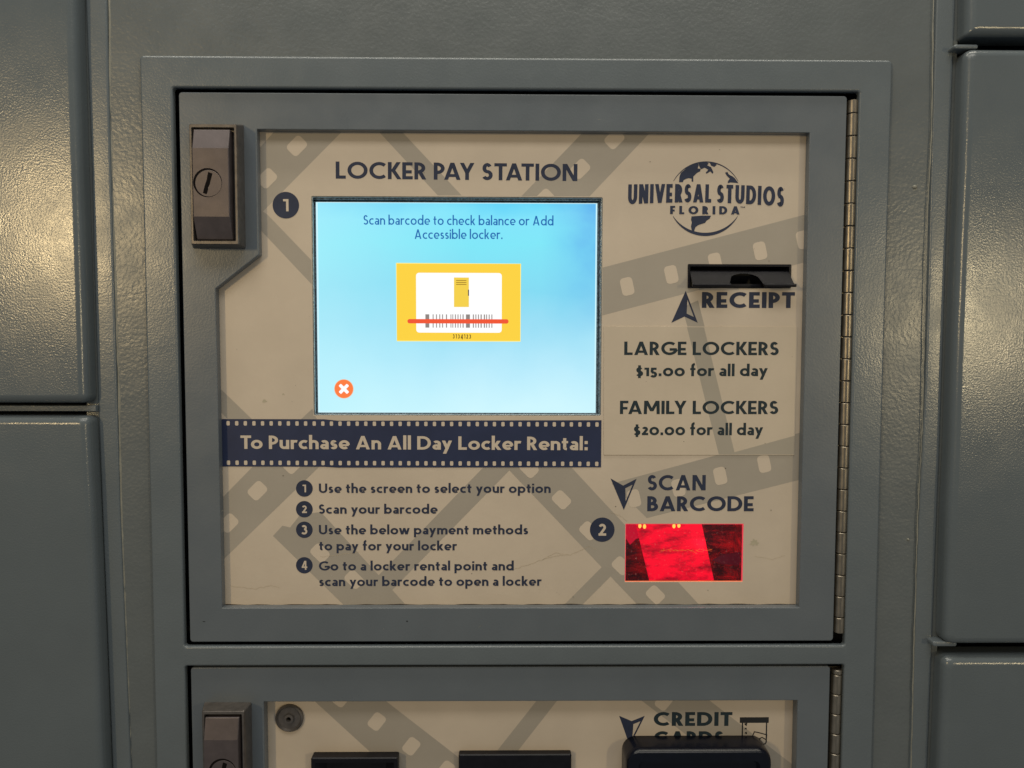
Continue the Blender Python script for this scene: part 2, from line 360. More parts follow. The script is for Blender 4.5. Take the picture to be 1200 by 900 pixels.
    if c == 't': return .38, [P([(.17, .90), (.17, .17)] + arc(.29, .17, .12, .17 - h, 180, 275)), B(.60, 0, .37, T * .9)]
    if c == 'u': return .56, [V(.56 - h, 0, X), P([(h, X)] + arc(.28, .28, .28 - h, .28 - h, 180, 345))]
    if c == 'w': return .92, [S(.09, X, .26, 0), S(.46, X, .28, 0), S(.46, X, .64, 0), S(.83, X, .66, 0)]
    if c == 'y': return .60, [S(.10, X, .32, .06), S(.16, -.30, .50, X)]
    if c == '.': return T * 1.2, [V(T * .6, 0, T * 1.25)]
    if c == ':': return T * 1.2, [V(T * .6, 0, T * 1.25), V(T * .6, .46, .46 + T * 1.25)]
    if c == '0': return .70, [P(arc(.35, .35, .35 - h, .36 - h, 0, 360))]
    if c == '1': return .32, [V(.32 - h, 0, .72), B(.72 - h * .9, .0, .26, T * .9)]
    if c == '2': return .48, [P(arc(.24, .72 - .22, .22 - h, .22 - h, 160, -42) + [(.14, h + .03)]), B(h, .02, .48)]
    if c == '3': return .48, [P(arc(.22, .52, .21 - h, .20 - h, 150, -88)), P(arc(.22, .52 - .20 + h - .24 + h, .25 - h, .24 - h, 90, -148))]
    if c == '4': return .56, [S(.36, .72, .10, .10), B(.10, .03, .56), V(.40, -.16, .72)]
    if c == '5': return .46, [P([(.42, .72 - h), (.13, .72 - h), (.11, .40)] + arc(.21, .14, .25 - h, .26 - h, 100, -150))]
    if c == '$': return .50, [ess(.50, .78, -.02), V(.25, -.16, .92)]
    return .4, []

def ribbon(pts, w):
    n = len(pts); L = []; Rr = []; closed = n > 3 and math.hypot(pts[0][0] - pts[-1][0], pts[0][1] - pts[-1][1]) < 1e-4
    for i in range(n):
        p = Vector(pts[i])
        a = Vector(pts[i]) - Vector(pts[i - 1]) if i > 0 else (Vector(pts[0]) - Vector(pts[-2]) if closed else None)
        b = Vector(pts[i + 1]) - Vector(pts[i]) if i < n - 1 else (Vector(pts[1]) - Vector(pts[0]) if closed else None)
        if a is not None and a.length < 1e-6: a = b
        if b is not None and b.length < 1e-6: b = a
        a = a or b; b = b or a
        a = a.normalized(); b = b.normalized(); t = (a + b)
        t = t.normalized() if t.length > 1e-6 else a
        nn = Vector((-t.y, t.x)); k = 1 / max(0.45, nn.dot(Vector((-a.y, a.x))))
        L.append(p + nn * w / 2 * k); Rr.append(p - nn * w / 2 * k)
    return [[tuple(L[i]), tuple(L[i + 1]), tuple(Rr[i + 1]), tuple(Rr[i])] for i in range(n - 1)]

KERN = {'TA': -.14, 'AT': -.14, 'PA': -.12, 'AY': -.14, 'FA': -.10, 'LY': -.10, 'To': -.10, 'KE': -.03, 'RK': -.02, 'ay': -.03, 'ey': -.03, 'RS': -.02, 'yo': -.03, 'RI': .02, 'VE': -.04, 'IV': -.03, 'ow': -.03}
def word_shapes(s, T, gap, squeeze=1.0):
    out = []; x = 0.0
    for i, c in enumerate(s):
        w, st = glyph(c, T)
        f = lambda px: T / 2 + (px - T / 2) * squeeze
        for q in st:
            if q[0] == 'p':
                grp = ribbon([(f(a), b) for a, b in q[1]], q[2] or T)
            else:
                _, x0, y0, x1, y1 = q; x0, x1 = f(x0), f(x1); d = T / 2 * math.hypot(x1 - x0, y1 - y0) / abs(y1 - y0)
                grp = [[(x0 - d, y0), (x0 + d, y0), (x1 + d, y1), (x1 - d, y1)]]
            out.append([[(a + x, b) for a, b in g] for g in grp])
        if c == ' ': x += w * (squeeze if squeeze < 1 else 1)
        else: x += T + (w - T) * squeeze + gap + KERN.get(s[i:i + 2], 0) * squeeze
    return out, x - gap

def letters(name, s, a, b, cap, T, gap, m, h, parent, squeeze=1.0, arch=0.0, grow=0.0, label=None):
    """one line of lettering between baseline points a and b (mm); arch lifts its middle."""
    grp, W = word_shapes(s, T, gap, squeeze)
    ax, az = a; bx, bz = b; L = math.hypot(bx - ax, bz - az); ux, uz = (bx - ax) / L, (bz - az) / L; sx = L / W
    V = []; F = []
    for k, g in enumerate(grp):
        hh = h + 0.004 * (k % 9)
        for q in g:
            ar = sum(q[i - 1][0] * q[i][1] - q[i][0] * q[i - 1][1] for i in range(len(q)))
            if ar < 0: q = q[::-1]
            F.append(list(range(len(V), len(V) + len(q))))
            for (x, y) in q:
                u = x * sx; t = 2 * u / L - 1; v = y * cap * (1 + grow * t * t) + arch * (1 - t * t)
                V.append((ax + ux * u - uz * v, az + uz * u + ux * v, hh))
    return mesh(name, V, F, m, parent, label, recalc=False)

# ================================================================== THE STEEL FACE FRAME
frame = thing('cabinet_frame', 'grey painted steel face frame with raised surround holding both pay station doors', 'cabinet frame', 0, -696, -5)
XL0, XR1 = -242.82, 264.09
GX0, GX1 = -192.99, 208.54
TOPZ, BOTZ = 700, -700
U_OPEN = rect(-193.2, -185.0, 209.05, 147.6, 1.5)
L_OPEN = rect(-193.2, -505, 209.05, -197.0, 1.5)
back_open = [rect(-200, -650, 216, 152, 1)]
# left flange, groove, rough column panel
plate('side_flange', [(-243.23, 197.57), (-242.21, 99.84), (-242.57, 50.09), (-242.27, -41.00), (-241.63, -102.84), (-239.62, -261.53), (-237.97, -539.71), (-226.15, -539.83), (-228.43, -261.57), (-230.91, -102.84), (-231.03, 50.13), (-231.20, 149.06), (-230.91, 197.65), (-228.25, 566.60), (-240.48, 566.41)], [], -14, 0, 1.2, M['paint'], frame)
plate('side_flange', [(265.14, 201.16), (264.60, 51.91), (264.58, -63.61), (264.31, -102.83), (263.47, -263.40), (263.20, -544.84), (252.20, -544.73), (252.55, -263.36), (252.69, -123.89), (253.45, -81.88), (254.58, -19.62), (254.34, 51.88), (253.93, 127.15), (253.32, 574.18), (264.87, 574.36)], [], -14, 0, 1.2, M['paint'], frame)
plate('column_panel', rect(-250, BOTZ, 268, TOPZ), back_open, -5, -1.6, 0.2, M['paint_coarse'], frame)
plate('surround', rect(-211.9, BOTZ + 4, 227.98, 165.8, 2.4), [U_OPEN, L_OPEN], -3, 2.0, 1.3, M['paint'], frame)
bw = plate('back_wall', rect(-1200, -900, 1200, 900), [], -42, -40, 0.3, M['dark'], None); bw['kind'] = 'structure'
# the two lines of old caulk, uneven
def bead(name, pts, h, w, m, parent, seed):
    rnd = random.Random(seed); V = []; F = []
    n = 90
    for i in range(n + 1):
        t = i / n * (len(pts) - 1); k = min(int(t), len(pts) - 2); u = t - k
        x = pts[k][0] * (1 - u) + pts[k + 1][0] * u; z = pts[k][1] * (1 - u) + pts[k + 1][1] * u
        x += rnd.uniform(-.18, .18); ww = w * rnd.uniform(.55, 1.2)
        V += [(x - ww, z, h - .2), (x - ww * .3, z, h + ww * .45), (x + ww * .3, z, h + ww * .45), (x + ww, z, h - .2)]
        if i:
            a = (i - 1) * 4; F += [[a + j, a + j + 1, a + j + 5, a + j + 4] for j in range(3)]
    return mesh(name, V, F, m, parent, smooth=True, angle=60)
bead('caulk_bead', [(-229.47, 227.34), (-231.65, 124.99), (-231.08, 50.31), (-230.50, -25.74), (-230.94, -103.20), (-230.20, -155.63), (-229.46, -208.72), (-229.10, -278.74)], -1.4, 0.8, M['caulk'], frame, 3)
bead('caulk_bead', [(251.58, 230.27), (253.43, 127.15), (252.28, 51.87), (253.50, -50.63), (252.55, -102.83), (252.59, -187.70), (253.33, -279.74)], 0.0, 0.42, M['caulk'], frame, 4)
# paint drips and chips on the column
for (cx, cz), r in (((245.18, 92.97), 1.6), ((247.65, -120.09), .9), ((-234.13, -79.54), .5)):
    rings('paint_drip', [lift(circle(cx, cz, r, 12, r * .8), -1.7), lift(circle(cx, cz, r * .8, 12, r * .6), -1.0), lift(circle(cx, cz, r * .3, 12), -.7)], M['caulk'], frame)

# ================================================================== NEIGHBOURING LOCKER DOORS
def inset(pts, d):
    n = len(pts); ar = sum(pts[i - 1][0] * pts[i][1] - pts[i][0] * pts[i - 1][1] for i in range(n)); sg = 1 if ar > 0 else -1; out = []
    for i in range(n):
        p = Vector(pts[i]); a = (p - Vector(pts[i - 1])).normalized(); b = (Vector(pts[(i + 1) % n]) - p).normalized()
        na = Vector((-a.y, a.x)) * sg; nb = Vector((-b.y, b.x)) * sg; m_ = (na + nb).normalized(); v = p + m_ * d / max(.3, m_.dot(na)); out.append((v.x, v.y))
    return out

def locker_door(label, outer, rad, seed, cat='locker door'):
    xs = [p[0] for p in outer]; zs = [p[1] for p in outer]
    t = thing('locker_door', label, cat, (min(xs) + max(xs)) / 2, min(zs), 0)
    loops = [lift(round_poly(inset(outer, 0), rad + 2.2, 5), -7)]
    for k in range(8):
        a = R_(90 * k / 7); d = 5.0 * (1 - math.cos(a)); loops.append(lift(round_poly(inset(outer, d), max(.8, rad + 2.2 - d * .6), 5), 5.0 + 5.0 * math.sin(a)))
    rings('door_panel', loops, M['paint_locker'], t, angle=40)
    return t
LX = -560
ld = locker_door('large grey locker door left of the pay station, upper one with a warm lamp glare', [(-243.25 - 4, 700)] + [(-243.25, 240.79), (-244.28, 168.49), (-244.18, 109.71), (-243.82, 50.08), (-243.71, -10.42), (-243.66, -36.40)] + [(LX, -36.44), (LX, 700)], 2.5, 1)
rings('shelf_lip', [lift(rect(LX, -41.88, -242.19, -38.32), -10), lift(rect(LX, -41.88, -242.19, -38.32), 2.0), lift(rect(LX, -41.57, -242.40, -38.62), 2.6)], M['paint'], frame)
locker_door('plain grey locker door left of the pay station, below the gap', [(-243.11, -44.07), (-241.89, -102.84), (-240.89, -181.44), (-240.14, -261.53), (-239.68, -293.98)] + [(-240, -700), (LX, -700), (LX, -44.11)], 2.5, 2)
RX = 570
locker_door('corner of grey locker door at the top right above the short hinge tab', [(266.15 + 4, 700)] + [(266.15, 244.91), (267.33, 181.58), (267.21, 177.65)] + [(RX, 177.78), (RX, 700)], 3.5, 3)
locker_door('tall grey locker door at the right with warm glare beside the hinge side column', [(266.96, 170.27), (267.00, 102.27), (266.40, 51.92), (266.14, -9.30), (266.40, -63.61), (265.88, -102.83), (266.38, -181.84)] + [(RX, -181.90), (RX, 170.40)], 3.5, 4)
locker_door('lower right grey locker door with bright worn top edge', [(266.10, -189.34), (265.78, -220.00), (265.34, -263.40), (265.07, -296.24)] + [(250, -700), (RX, -700), (RX, -189.40)], 3.5, 5)
for lab, (ax, az), (bx, bz) in (('small grey metal tab between the two upper right locker doors', (262.04, 173.39), (275.62, 170.80)), ('small grey metal tab between the two lower right locker doors', (261.13, -180.78), (275.31, -183.98))):
    t = thing('hinge_tab', lab, 'hinge tab', ax, bz, 0, 'hinge tabs at the right lockers')
    plate('tab_leaf', rect(ax - .5, bz, bx, az, 1.2), [], -8, 6.5, .9, M['paint'], t)
    rings('shelf_lip', [lift(rect(ax, bz, RX, az - .6), -20), lift(rect(ax, bz, RX, az - .6), -4)], M['dark'], frame)
# bright chips worn on the edges of the right doors

# ================================================================== LOCK HANDLES (bronze) AND HINGES
def handle_lock(parent, base, front, lev, cyl):
    """base rect at h=0, front rect at h=12, lever rect, key cylinder centre"""
    bx0, bz0, bx1, bz1 = base; fx0, fz0, fx1, fz1 = front; lx0, lz0, lx1, lz1 = lev
    L = []
    for (a, b_, c, d), h, r in ((base, 0, 1), (front, 11.2, 1), ((fx0 + .5, fz0 + .5, fx1 - .5, fz1 - .5), 12, .8),
                                ((fx0 + 1.5, fz0 + 2.0, fx1 - 1.6, fz1 - 2.0), 12, .6), ((fx0 + 1.7, fz0 + 2.2, fx1 - 1.8, fz1 - 2.2), 11.6, .6), ((fx0 + 1.7, fz0 + 2.2, fx1 - 1.8, fz1 - 2.2), 7.5, .6)):
        L.append(lift(rect(a, b_, c, d, r, 3), h))
    esc = rings('escutcheon', L, M['bronze_dark'], parent)
    H = lz1 - lz0; kz0 = lz0 + H * .20; kz1 = lz1 - H * .18
    prof = [(lz0, 3), (lz0, 10.2), (kz0, 15.2), (kz1, 15.2), (lz1, 12.4), (lz1, 3)]
    n = len(prof); V = [(lx0, z, h) for z, h in prof] + [(lx1, z, h) for z, h in prof]
    F = [[i, (i + 1) % n, (i + 1) % n + n, i + n] for i in range(n)] + [list(range(n))[::-1], list(range(n, 2 * n))]
    lever = bevel_mod(mesh('handle_lever', V, F, M['bronze'], parent, smooth=False), .55, 3)
    cx, cz = cyl
    rings('key_cylinder', [lift(circle(cx + .35, cz - .25, 7.5, 40), 15.22), lift(circle(cx + .35, cz - .25, 7.4, 40), 15.3)], M['bronze'], parent, angle=10)
    rings('cylinder_groove', [lift(circle(cx - .15, cz + .15, 8.2, 40), 15.215), lift(circle(cx + .35, cz - .25, 7.5, 40), 15.225)], M['key_slot'], parent, cap1=False)
    c, s = math.cos(R_(-15)), math.sin(R_(-15))
    sl = [(-1.3, -6.2), (.9, -6.4), (1.1, -3.5), (.7, -2.6), (1.2, -1.2), (1.3, 5.8), (-1.3, 6.0), (-1.0, 1), (-1.3, -2)]
    sheet('keyway', [[(cx + x * c - y * s, cz + x * s + y * c) for x, y in sl]], 15.38, M['key_slot'], parent)

def hinge(parent, xc, z0, z1, r, pitch, first):
    leaf = plate('hinge_leaf', rect(xc - 5.0, z0, xc + 3.2, z1), [], -5.5, -4.6, .1, M['nickel'], parent)
    z = z1; k = 0; src = {}
    while z > z0 + 1:
        ln = first if k == 0 else pitch
        ln = min(ln, z - z0); key = round(ln, 2)
        if key not in src or k < 1:
            g = .22; rg = []
            for rr, zz in ((r * .90, z - g), (r, z - g - .35), (r, z - ln + g + .35), (r * .90, z - ln + g)):
                rg.append([(xc + rr * math.cos(2 * math.pi * i / 20), zz, -1.8 + rr * math.sin(2 * math.pi * i / 20)) for i in range(20)])
            V = [p for l in rg for p in l]; F = []
            for j in range(3):
                for i in range(20): F.append([j * 20 + i, j * 20 + (i + 1) % 20, (j + 1) * 20 + (i + 1) % 20, (j + 1) * 20 + i])
            F += [list(range(20)), list(range(60, 80))]
            o = mesh('knuckle', V, F, M['nickel'], leaf, smooth=True, angle=40); src[key] = (o, z)
        else:
            o0, zz = src[key]; o = o0.copy(); COL.objects.link(o); o.location.z = o0.location.z + (z - zz) / 1000
            o.rotation_euler.z = 0; 
        o.location.x += random.uniform(-.00010, .00010); o.location.y += random.uniform(-.00012, .00012)
        z -= ln; k += 1
    return leaf

# ================================================================== UPPER DOOR
PH = -6.0        # face of the graphic panel behind the door opening
up = thing('pay_station_door', 'upper grey door framing the lit touch screen and printed rental instructions', 'pay station door', 5, -182.8, 0)
W_OPEN = [(-145.16, 124.27), (180.88, 124.03), (181.12, -161.97), (-170.67, -161.75), (-171.10, 31.00), (-145.05, 51.19)]
plate('door_leaf', rect(-190.5, -182.8, 202.56, 145.5, 2.0), [round_poly(W_OPEN, .4, 2)], -5.98, 0, .55, M['paint_smooth'], up)
SCR = [(-115.38, 86.91), (59.12, 86.67), (59.50, -44.74), (-115.14, -44.98)]
SCR_R = (SCR[3][0] / 2 + SCR[0][0] / 2, SCR[2][1] / 2 + SCR[3][1] / 2, SCR[1][0] / 2 + SCR[2][0] / 2, SCR[0][1] / 2 + SCR[1][1] / 2)
REC = [(111.61, 46.66), (173.20, 46.61), (172.46, 33.26), (111.81, 33.07)]
REC_R = (REC[0][0], REC[3][1], REC[1][0], REC[0][1])
SCN = [(75.06, -111.50), (147.97, -111.51), (148.55, -147.81), (75.55, -147.74)]
SCN_R = (SCN[0][0], SCN[3][1], SCN[1][0], SCN[0][1])
PX0, PZ0, PX1, PZ1 = -178, -171, 190, 133
panel = plate('graphic_panel', rect(PX0, PZ0, PX1, PZ1), [rect(*SCR_R, .8), rect(*REC_R, .3), rect(*SCN_R, .3)], -8.5, PH, .12, M['cream'], up)
# boxes of the panel free of cut-outs
def free_boxes():
    xs = sorted({PX0 + .5, PX1 - .5, SCR_R[0] - .3, SCR_R[2] + .3, REC_R[0] - .3, REC_R[2] + .3, SCN_R[0] - .3, SCN_R[2] + .3})
    out = []
    for x0, x1 in zip(xs, xs[1:]):
        cuts = [r for r in (SCR_R, REC_R, SCN_R) if r[0] - .3 < (x0 + x1) / 2 < r[2] + .3]
        cuts.sort(key=lambda r: r[1]); z = PZ0 + .5
        for r in cuts: out.append((x0, z, x1, r[1] - .3)); z = r[3] + .3
        out.append((x0, z, x1, PZ1 - .5))
    return out
BOX = free_boxes()
def print_on(name, polys, h, m, parent, step=0.0):
    ps = []
    for p in polys:
        for b in BOX:
            c = clip(p, b)
            if c: ps.append(c)
    return sheet(name, ps, h, m, parent, step=step)
FILM = [
 ('wide_film_strip', [(-147.77, 112.64), (-134.90, 126.71), (-94.39, 126.93), (-144.26, 77.45), (-148.39, 73.39)], [(-123.40, 116.27), (-141.42, 97.12)], 43, (8.6, 11.0)),
 ('film_frame_bar', [(-76.63, 127.02), (-62.93, 127.09), (-25.37, 87.56), (-39.68, 87.50)], [], 0, None),
 ('film_frame_bar', [(-147.28, 79.46), (-141.74, 75.95), (-115.08, 48.16), (-115.24, 33.88)] + [(-147.45, 68.34)], [], 0, None),
 ('wide_film_strip', [(49.57, 127.70), (89.92, 127.91), (51.42, 87.40), (10.43, 87.22)], [(65.97, 121.26), (45.66, 103.54), (24.26, 85.76)], 43, (8.6, 11.0)),
 ('wide_film_strip', [(56.40, 44.06), (190.03, 79.27), (190.72, 50.88), (56.65, 15.32)], [(74.57, 33.62), (101.20, 40.88), (127.60, 48.50), (154.73, 55.25), (180.61, 61.99)], -14, (7.6, 10.8)),
 ('film_frame_bar', [(107.84, 21.23), (117.63, 25.38), (122.04, 8.89), (111.66, 8.86)], [], 0, None),
 ('wide_film_strip', [(66.26, -86.57), (193.23, -51.90), (193.95, -81.13), (88.16, -107.89)], [(132.96, -81.79), (159.87, -74.29), (107.35, -89.20), (80.14, -95.71)], -14, (7.6, 10.8)),
 ('wide_film_strip', [(1.02, -75.71), (40.69, -75.68), (125.96, -167.23), (87.82, -167.18)], [(35.59, -96.62), (52.51, -115.84), (72.70, -137.69), (94.03, -155.90), (15.63, -77.28)], -43, (8.4, 11.0)),
 ('film_frame_bar', [(-11.50, -75.72), (6.23, -75.71), (-69.77, -154.11), (-78.63, -145.56)], [], 0, None),
 ('film_frame_bar', [(32.85, -167.10), (61.48, -137.68), (70.09, -140.36), (43.93, -167.11)], [], 0, None),
 ('wide_film_strip', [(-141.01, -118.97), (-135.20, -112.63), (-130.53, -113.68), (-124.18, -105.76), (-111.67, -104.18), (-55.66, -166.97), (-93.48, -166.91)], [(-112.47, -129.58), (-91.72, -146.08)], -43, (8.4, 11.0)),
 ('wide_film_strip', [(-177.10, -101.02), (-152.30, -75.81), (-111.87, -75.79), (-177.83, -139.62)], [(-150.10, -91.02), (-167.94, -111.04), (-128.45, -74.75)], 43, (8.6, 11.0)),
 ('film_frame_bar', [(-175.67, -24.85), (-169.60, -30.53), (-152.37, -47.63), (-166.81, -47.65), (-175.92, -38.32)], [], 0, None),
 ('film_frame_bar', [(-114.12, -46.02), (-116.12, -40.82), (-123.44, -47.59), (-113.10, -47.58)], [], 0, None),
]
for k, (nm, poly, holes, ang, size) in enumerate(FILM):
    print_on(nm, [poly], PH + .010 + .003 * k, M['film'], panel)
holes_all = []
for nm, poly, holes, ang, size in FILM:
    for cx, cz in holes:
        c, s = math.cos(R_(ang)), math.sin(R_(ang)); r0 = rect(-size[0] / 2, -size[1] / 2, size[0] / 2, size[1] / 2, 2.2, 3)
        if ang == 43: c, s = math.cos(R_(-45)), math.sin(R_(-45))
        if ang == -43: c, s = math.cos(R_(45)), math.sin(R_(45))
        if ang == -14: c, s = math.cos(R_(13)), math.sin(R_(13))
        holes_all.append([(cx + x * c - y * s, cz + x * s + y * c) for x, y in r0])
for hp in holes_all:
    print_on('sprocket_hole', [hp], PH + .07, M['cream_print'], panel)

# headline, numbers, directions
TH = PH + .10
def disc(c, r, s, cap, m_in, parent=None, h=TH):
    parent = parent or panel
    d = sheet('number_disc', [circle(c[0], c[1], r, 36)], h, M['navy'], parent)
    grp, W = word_shapes(s, .145, 0)
    ys = [p[1] for g in grp for q in g for p in q]; y0, y1 = min(ys), max(ys); k = cap / (y1 - y0)
    a = (c[0] - W * k / 2, c[1] - cap / 2 - y0 * k)
    letters('number', s, a, (a[0] + W * k, a[1]), k, .145, 0, m_in, h + .03, d)
letters('headline', 'LOCKER PAY STATION', (-100.52, 97.16), (43.92, 96.37), 10.05, .185, .085, M['navy'], TH, panel)
disc((-130.46, 81.30), 7.9, '1', 7.2, M['cream_print'])
disc((60.75, -115.16), 7.6, '2', 7.4, M['cream_print'])
for (p, s, cp) in (((-121.53, -89.65), '1', 4.7), ((-121.69, -102.44), '2', 4.7), ((-121.85, -115.17), '3', 5.8), ((-122.12, -137.22), '4', 5.6)):
    disc(p, 5.1, s, cp, M['cream_print'])
for s, a, b in (('Use the screen to select your option', (-112.68, -92.43), (28.92, -92.34)), ('Scan your barcode', (-112.98, -105.24), (-40.39, -105.24)),
                ('Use the below payment methods', (-112.97, -118.02), (15.15, -118.06)), ('to pay for your locker', (-112.98, -127.99), (-28.61, -128.03)),
                ('Go to a locker rental point and', (-113.22, -140.52), (6.40, -140.52)), ('scan your barcode to open a locker', (-113.23, -150.22), (23.53, -150.15))):
    letters('instruction_line', s, a, b, 5.85, .185, .095, M['navy'], TH, panel)

# black film banner
ban_pts = [(-174.01, -47.14), (-108.95, -47.21), (-100.68, -48.08), (59.68, -47.56), (59.67, -76.51), (-100.97, -76.82), (-109.27, -76.30), (-174.55, -76.13)]
banner = plate('film_banner', ban_pts, [], PH + .03, PH + .22, .05, M['banner'], up)
letters('banner_title', 'To Purchase An All Day Locker Rental:', (-159.82, -65.33), (51.57, -65.98), 8.2, .185, .085, M['cream_print'], PH + .30, banner)
pa0, pa1, pb0, pb1 = (-167.14, -49.71), (56.97, -50.16), (-167.31, -73.80), (57.02, -74.38)
perf = None
for k in range(44):
    for (a, b) in ((pa0, pa1), (pb0, pb1)):
        t = k / 43; x = a[0] + (b[0] - a[0]) * t; z = a[1] + (b[1] - a[1]) * t
        if perf is None:
            perf = sheet('perforation', [rect(x - 1.0, z - 1.35, x + 1.0, z + 1.35, .5, 2)], PH + .26, M['cream_print'], banner); base_xz = (x, z)
        else:
            o = perf.copy(); COL.objects.link(o); o.location.x = perf.location.x + (x - base_xz[0]) / 1000; o.location.z = perf.location.z + (z - base_xz[1]) / 1000

# price sticker
stk_pts = [(60.63, 9.56), (178.50, 9.56), (178.30, -68.84), (61.23, -68.84)]
sticker = plate('price_sticker', stk_pts, [], PH + .075, PH + .42, .08, M['sticker'], up)
SH = PH + .44
SBOX = (stk_pts[0][0] + .4, stk_pts[3][1] + .4, stk_pts[2][0] - .2, stk_pts[0][1] - .4)
for nm, poly in (('film_frame_bar', [(110.04, 12.99), (120.42, 13.02), (142.20, -70.35), (132.24, -70.36)]), ('wide_film_strip', [(139.01, -67.72), (182.82, -55.59), (183.21, -72.42), (135.95, -72.46)]), ):
    sheet(nm, [clip(poly, SBOX)], SH + (.01 if nm[0] == 'w' else 0), M['film_sticker'], sticker)
for s, a, b, cap, m in (('LARGE LOCKERS', (73.09, -7.78), (167.16, -7.72), 8.15, 'slate'), ('$15.00 for all day', (80.29, -20.62), (160.75, -20.47), 7.2, 'slate'),
                        ('FAMILY LOCKERS', (70.86, -43.76), (167.67, -43.67), 8.15, 'slate'), ('$20.00 for all day', (79.29, -56.66), (158.62, -56.63), 7.2, 'slate')):
    letters('price_line', s, a, b, cap, .19, .085, M[m], SH + .03, sticker)
letters('receipt_word', 'RECEIPT', (119.98, 20.85), (176.47, 20.91), 9.6, .22, .10, M['navy'], TH, panel)
letters('scan_word', 'SCAN', (88.16, -90.74), (124.08, -90.73), 9.5, .19, .10, M['navy'], TH, panel)
letters('barcode_word', 'BARCODE', (88.32, -103.65), (153.88, -103.65), 9.3, .20, .085, M['navy'], TH, panel)

def arrow(apex, left, right, notch, parent, name='arrow_mark'):
    A, Lf, Rt, C = map(Vector, (apex, left, right, notch))
    ins = lambda p, q, d: p + (q - p).normalized() * d
    cen = (A + Rt + C) / 3
    inner = [A + (cen - A) * .46, C + (cen - C) * .46, Rt + (cen - Rt) * .46]
    polys = [[tuple(A), tuple(Lf), tuple(C)]]
    outer = [A, C, Rt]
    for i in range(3):
        j = (i + 1) % 3; polys.append([tuple(outer[i]), tuple(outer[j]), tuple(inner[j]), tuple(inner[i])])
    sheet(name, polys, TH, M['navy'], parent, step=.004)
arrow((110.03, 31.11), (101.65, 11.83), (117.63, 11.87), (109.48, 15.57), panel)
arrow((73.92, -102.91), (65.60, -83.36), (81.58, -83.56), (73.35, -87.79), panel)

# studio emblem: globe outline, continents, name
GC = (121.20, 86.19); GR = 22.2
def crescent(a0, a1, w0, wm):
    n = 40; out = []; inn = []
    for k in range(n + 1):
        t = k / n; a = R_(a0 + (a1 - a0) * t); w = w0 + (wm - w0) * math.sin(math.pi * t)
        out.append((GC[0] + GR * math.cos(a), GC[1] + GR * math.sin(a))); inn.append((GC[0] + (GR - w) * math.cos(a), GC[1] + (GR - w) * math.sin(a)))
    return [[out[k], out[k + 1], inn[k + 1], inn[k]] for k in range(n)]
emb = sheet('globe_emblem', crescent(208, 332, .25, 2.0), TH, M['navy'], panel)
sheet('globe_outline', crescent(28, 152, .25, .75), TH, M['navy'], emb)
g = lambda L: [( GC[0] + (x - 437) * .1207, GC[1] - (y - 227) * .1207) for x, y in L]   # emblem drawing units
sheet('continent', [g([(303,146),(305,120),(312,100),(330,85),(350,68),(372,56),(396,52),(400,62),(395,78),(410,80),(408,92),(392,100),(384,108),(374,118),(374,144),(366,142),(366,128),(350,126),(336,130),(326,136),(322,146)])], TH + .02, M['navy'], emb)
sheet('continent', [g([(398,52),(420,48),(440,48),(450,54),(442,62),(462,72),(474,96),(470,104),(458,92),(440,104),(436,98),(448,84),(430,74),(412,82),(404,70)])], TH + .03, M['navy'], emb)
sheet('continent', [g([(455,50),(480,52),(490,60),(478,70),(462,64)])], TH + .04, M['navy'], emb)
sheet('continent', [g([(532,98),(544,94),(550,106),(560,112),(570,116),(582,126),(600,150),(586,148),(560,146),(546,150),(548,138),(556,128),(546,118),(540,112)])], TH + .02, M['navy'], emb)
sheet('continent', [g([(368,314),(420,310),(466,310),(458,326),(444,334),(436,346),(416,352),(400,358),(388,368),(382,388),(370,382),(366,364),(370,344),(366,330)])], TH + .02, M['navy'], emb)
letters('emblem_name', 'UNIVERSAL STUDIOS', (74.46, 82.64), (168.44, 81.52), 10.8, .20, .10, M['navy'], TH + .05, emb, squeeze=.62, arch=1.9, grow=.10)
letters('emblem_place', 'FLORIDA', (99.93, 77.01), (141.81, 76.93), 4.9, .23, .34, M['navy'], TH + .05, emb, squeeze=.8)
letters('trademark_sign', 'TM', (142.25, 80.90), (145.09, 80.86), .8, .2, .1, M['navy'], TH + .05, emb)

# grime gathered in the lower edge of the opening, creases in the vinyl
def wobbly(name, a, b, w0, w1, m, h, parent, seed, n=120):
    rnd = random.Random(seed); ps = []; prev = None
    for i in range(n + 1):
        t = i / n; x = a[0] + (b[0] - a[0]) * t; z = a[1] + (b[1] - a[1]) * t; w = w0 + (w1 - w0) * (.5 + .3 * math.sin(i * .9) + .2 * math.sin(i * .37 + 1)) + rnd.uniform(-.08, .08)
        if prev: ps.append([(prev[0], prev[1]), (x, z), (x, z + w), (prev[0], prev[1] + prev[2])])
        prev = (x, z, w)
    return sheet(name, ps, h, m, parent)
wobbly('grime_line', (-175.64, -162.20), (187.95, -162.26), .25, .8, M['dirt'], PH + .12, panel, 5)
def crease(pts, w, seed, parent=panel):
    rnd = random.Random(seed); P2 = []
    for k in range(len(pts) - 1):
        for u in range(6):
            t = u / 6; P2.append((pts[k][0] * (1 - t) + pts[k + 1][0] * t + rnd.uniform(-.35, .35), pts[k][1] * (1 - t) + pts[k + 1][1] * t + rnd.uniform(-.35, .35)))
    ps = [[(a[0], a[1]), (b[0], b[1]), (b[0], b[1] + w), (a[0], a[1] + w)] for a, b in zip(P2, P2[1:])]
    sheet('vinyl_crease', ps, PH + .09, M['crack'], parent)
crease([(-167.59, -150.27), (-151.95, -151.88), (-142.51, -149.76), (-136.26, -151.37)], .22, 1)
crease([(-112.50, -132.23), (-99.43, -130.65), (-86.34, -128.53)], .22, 2)
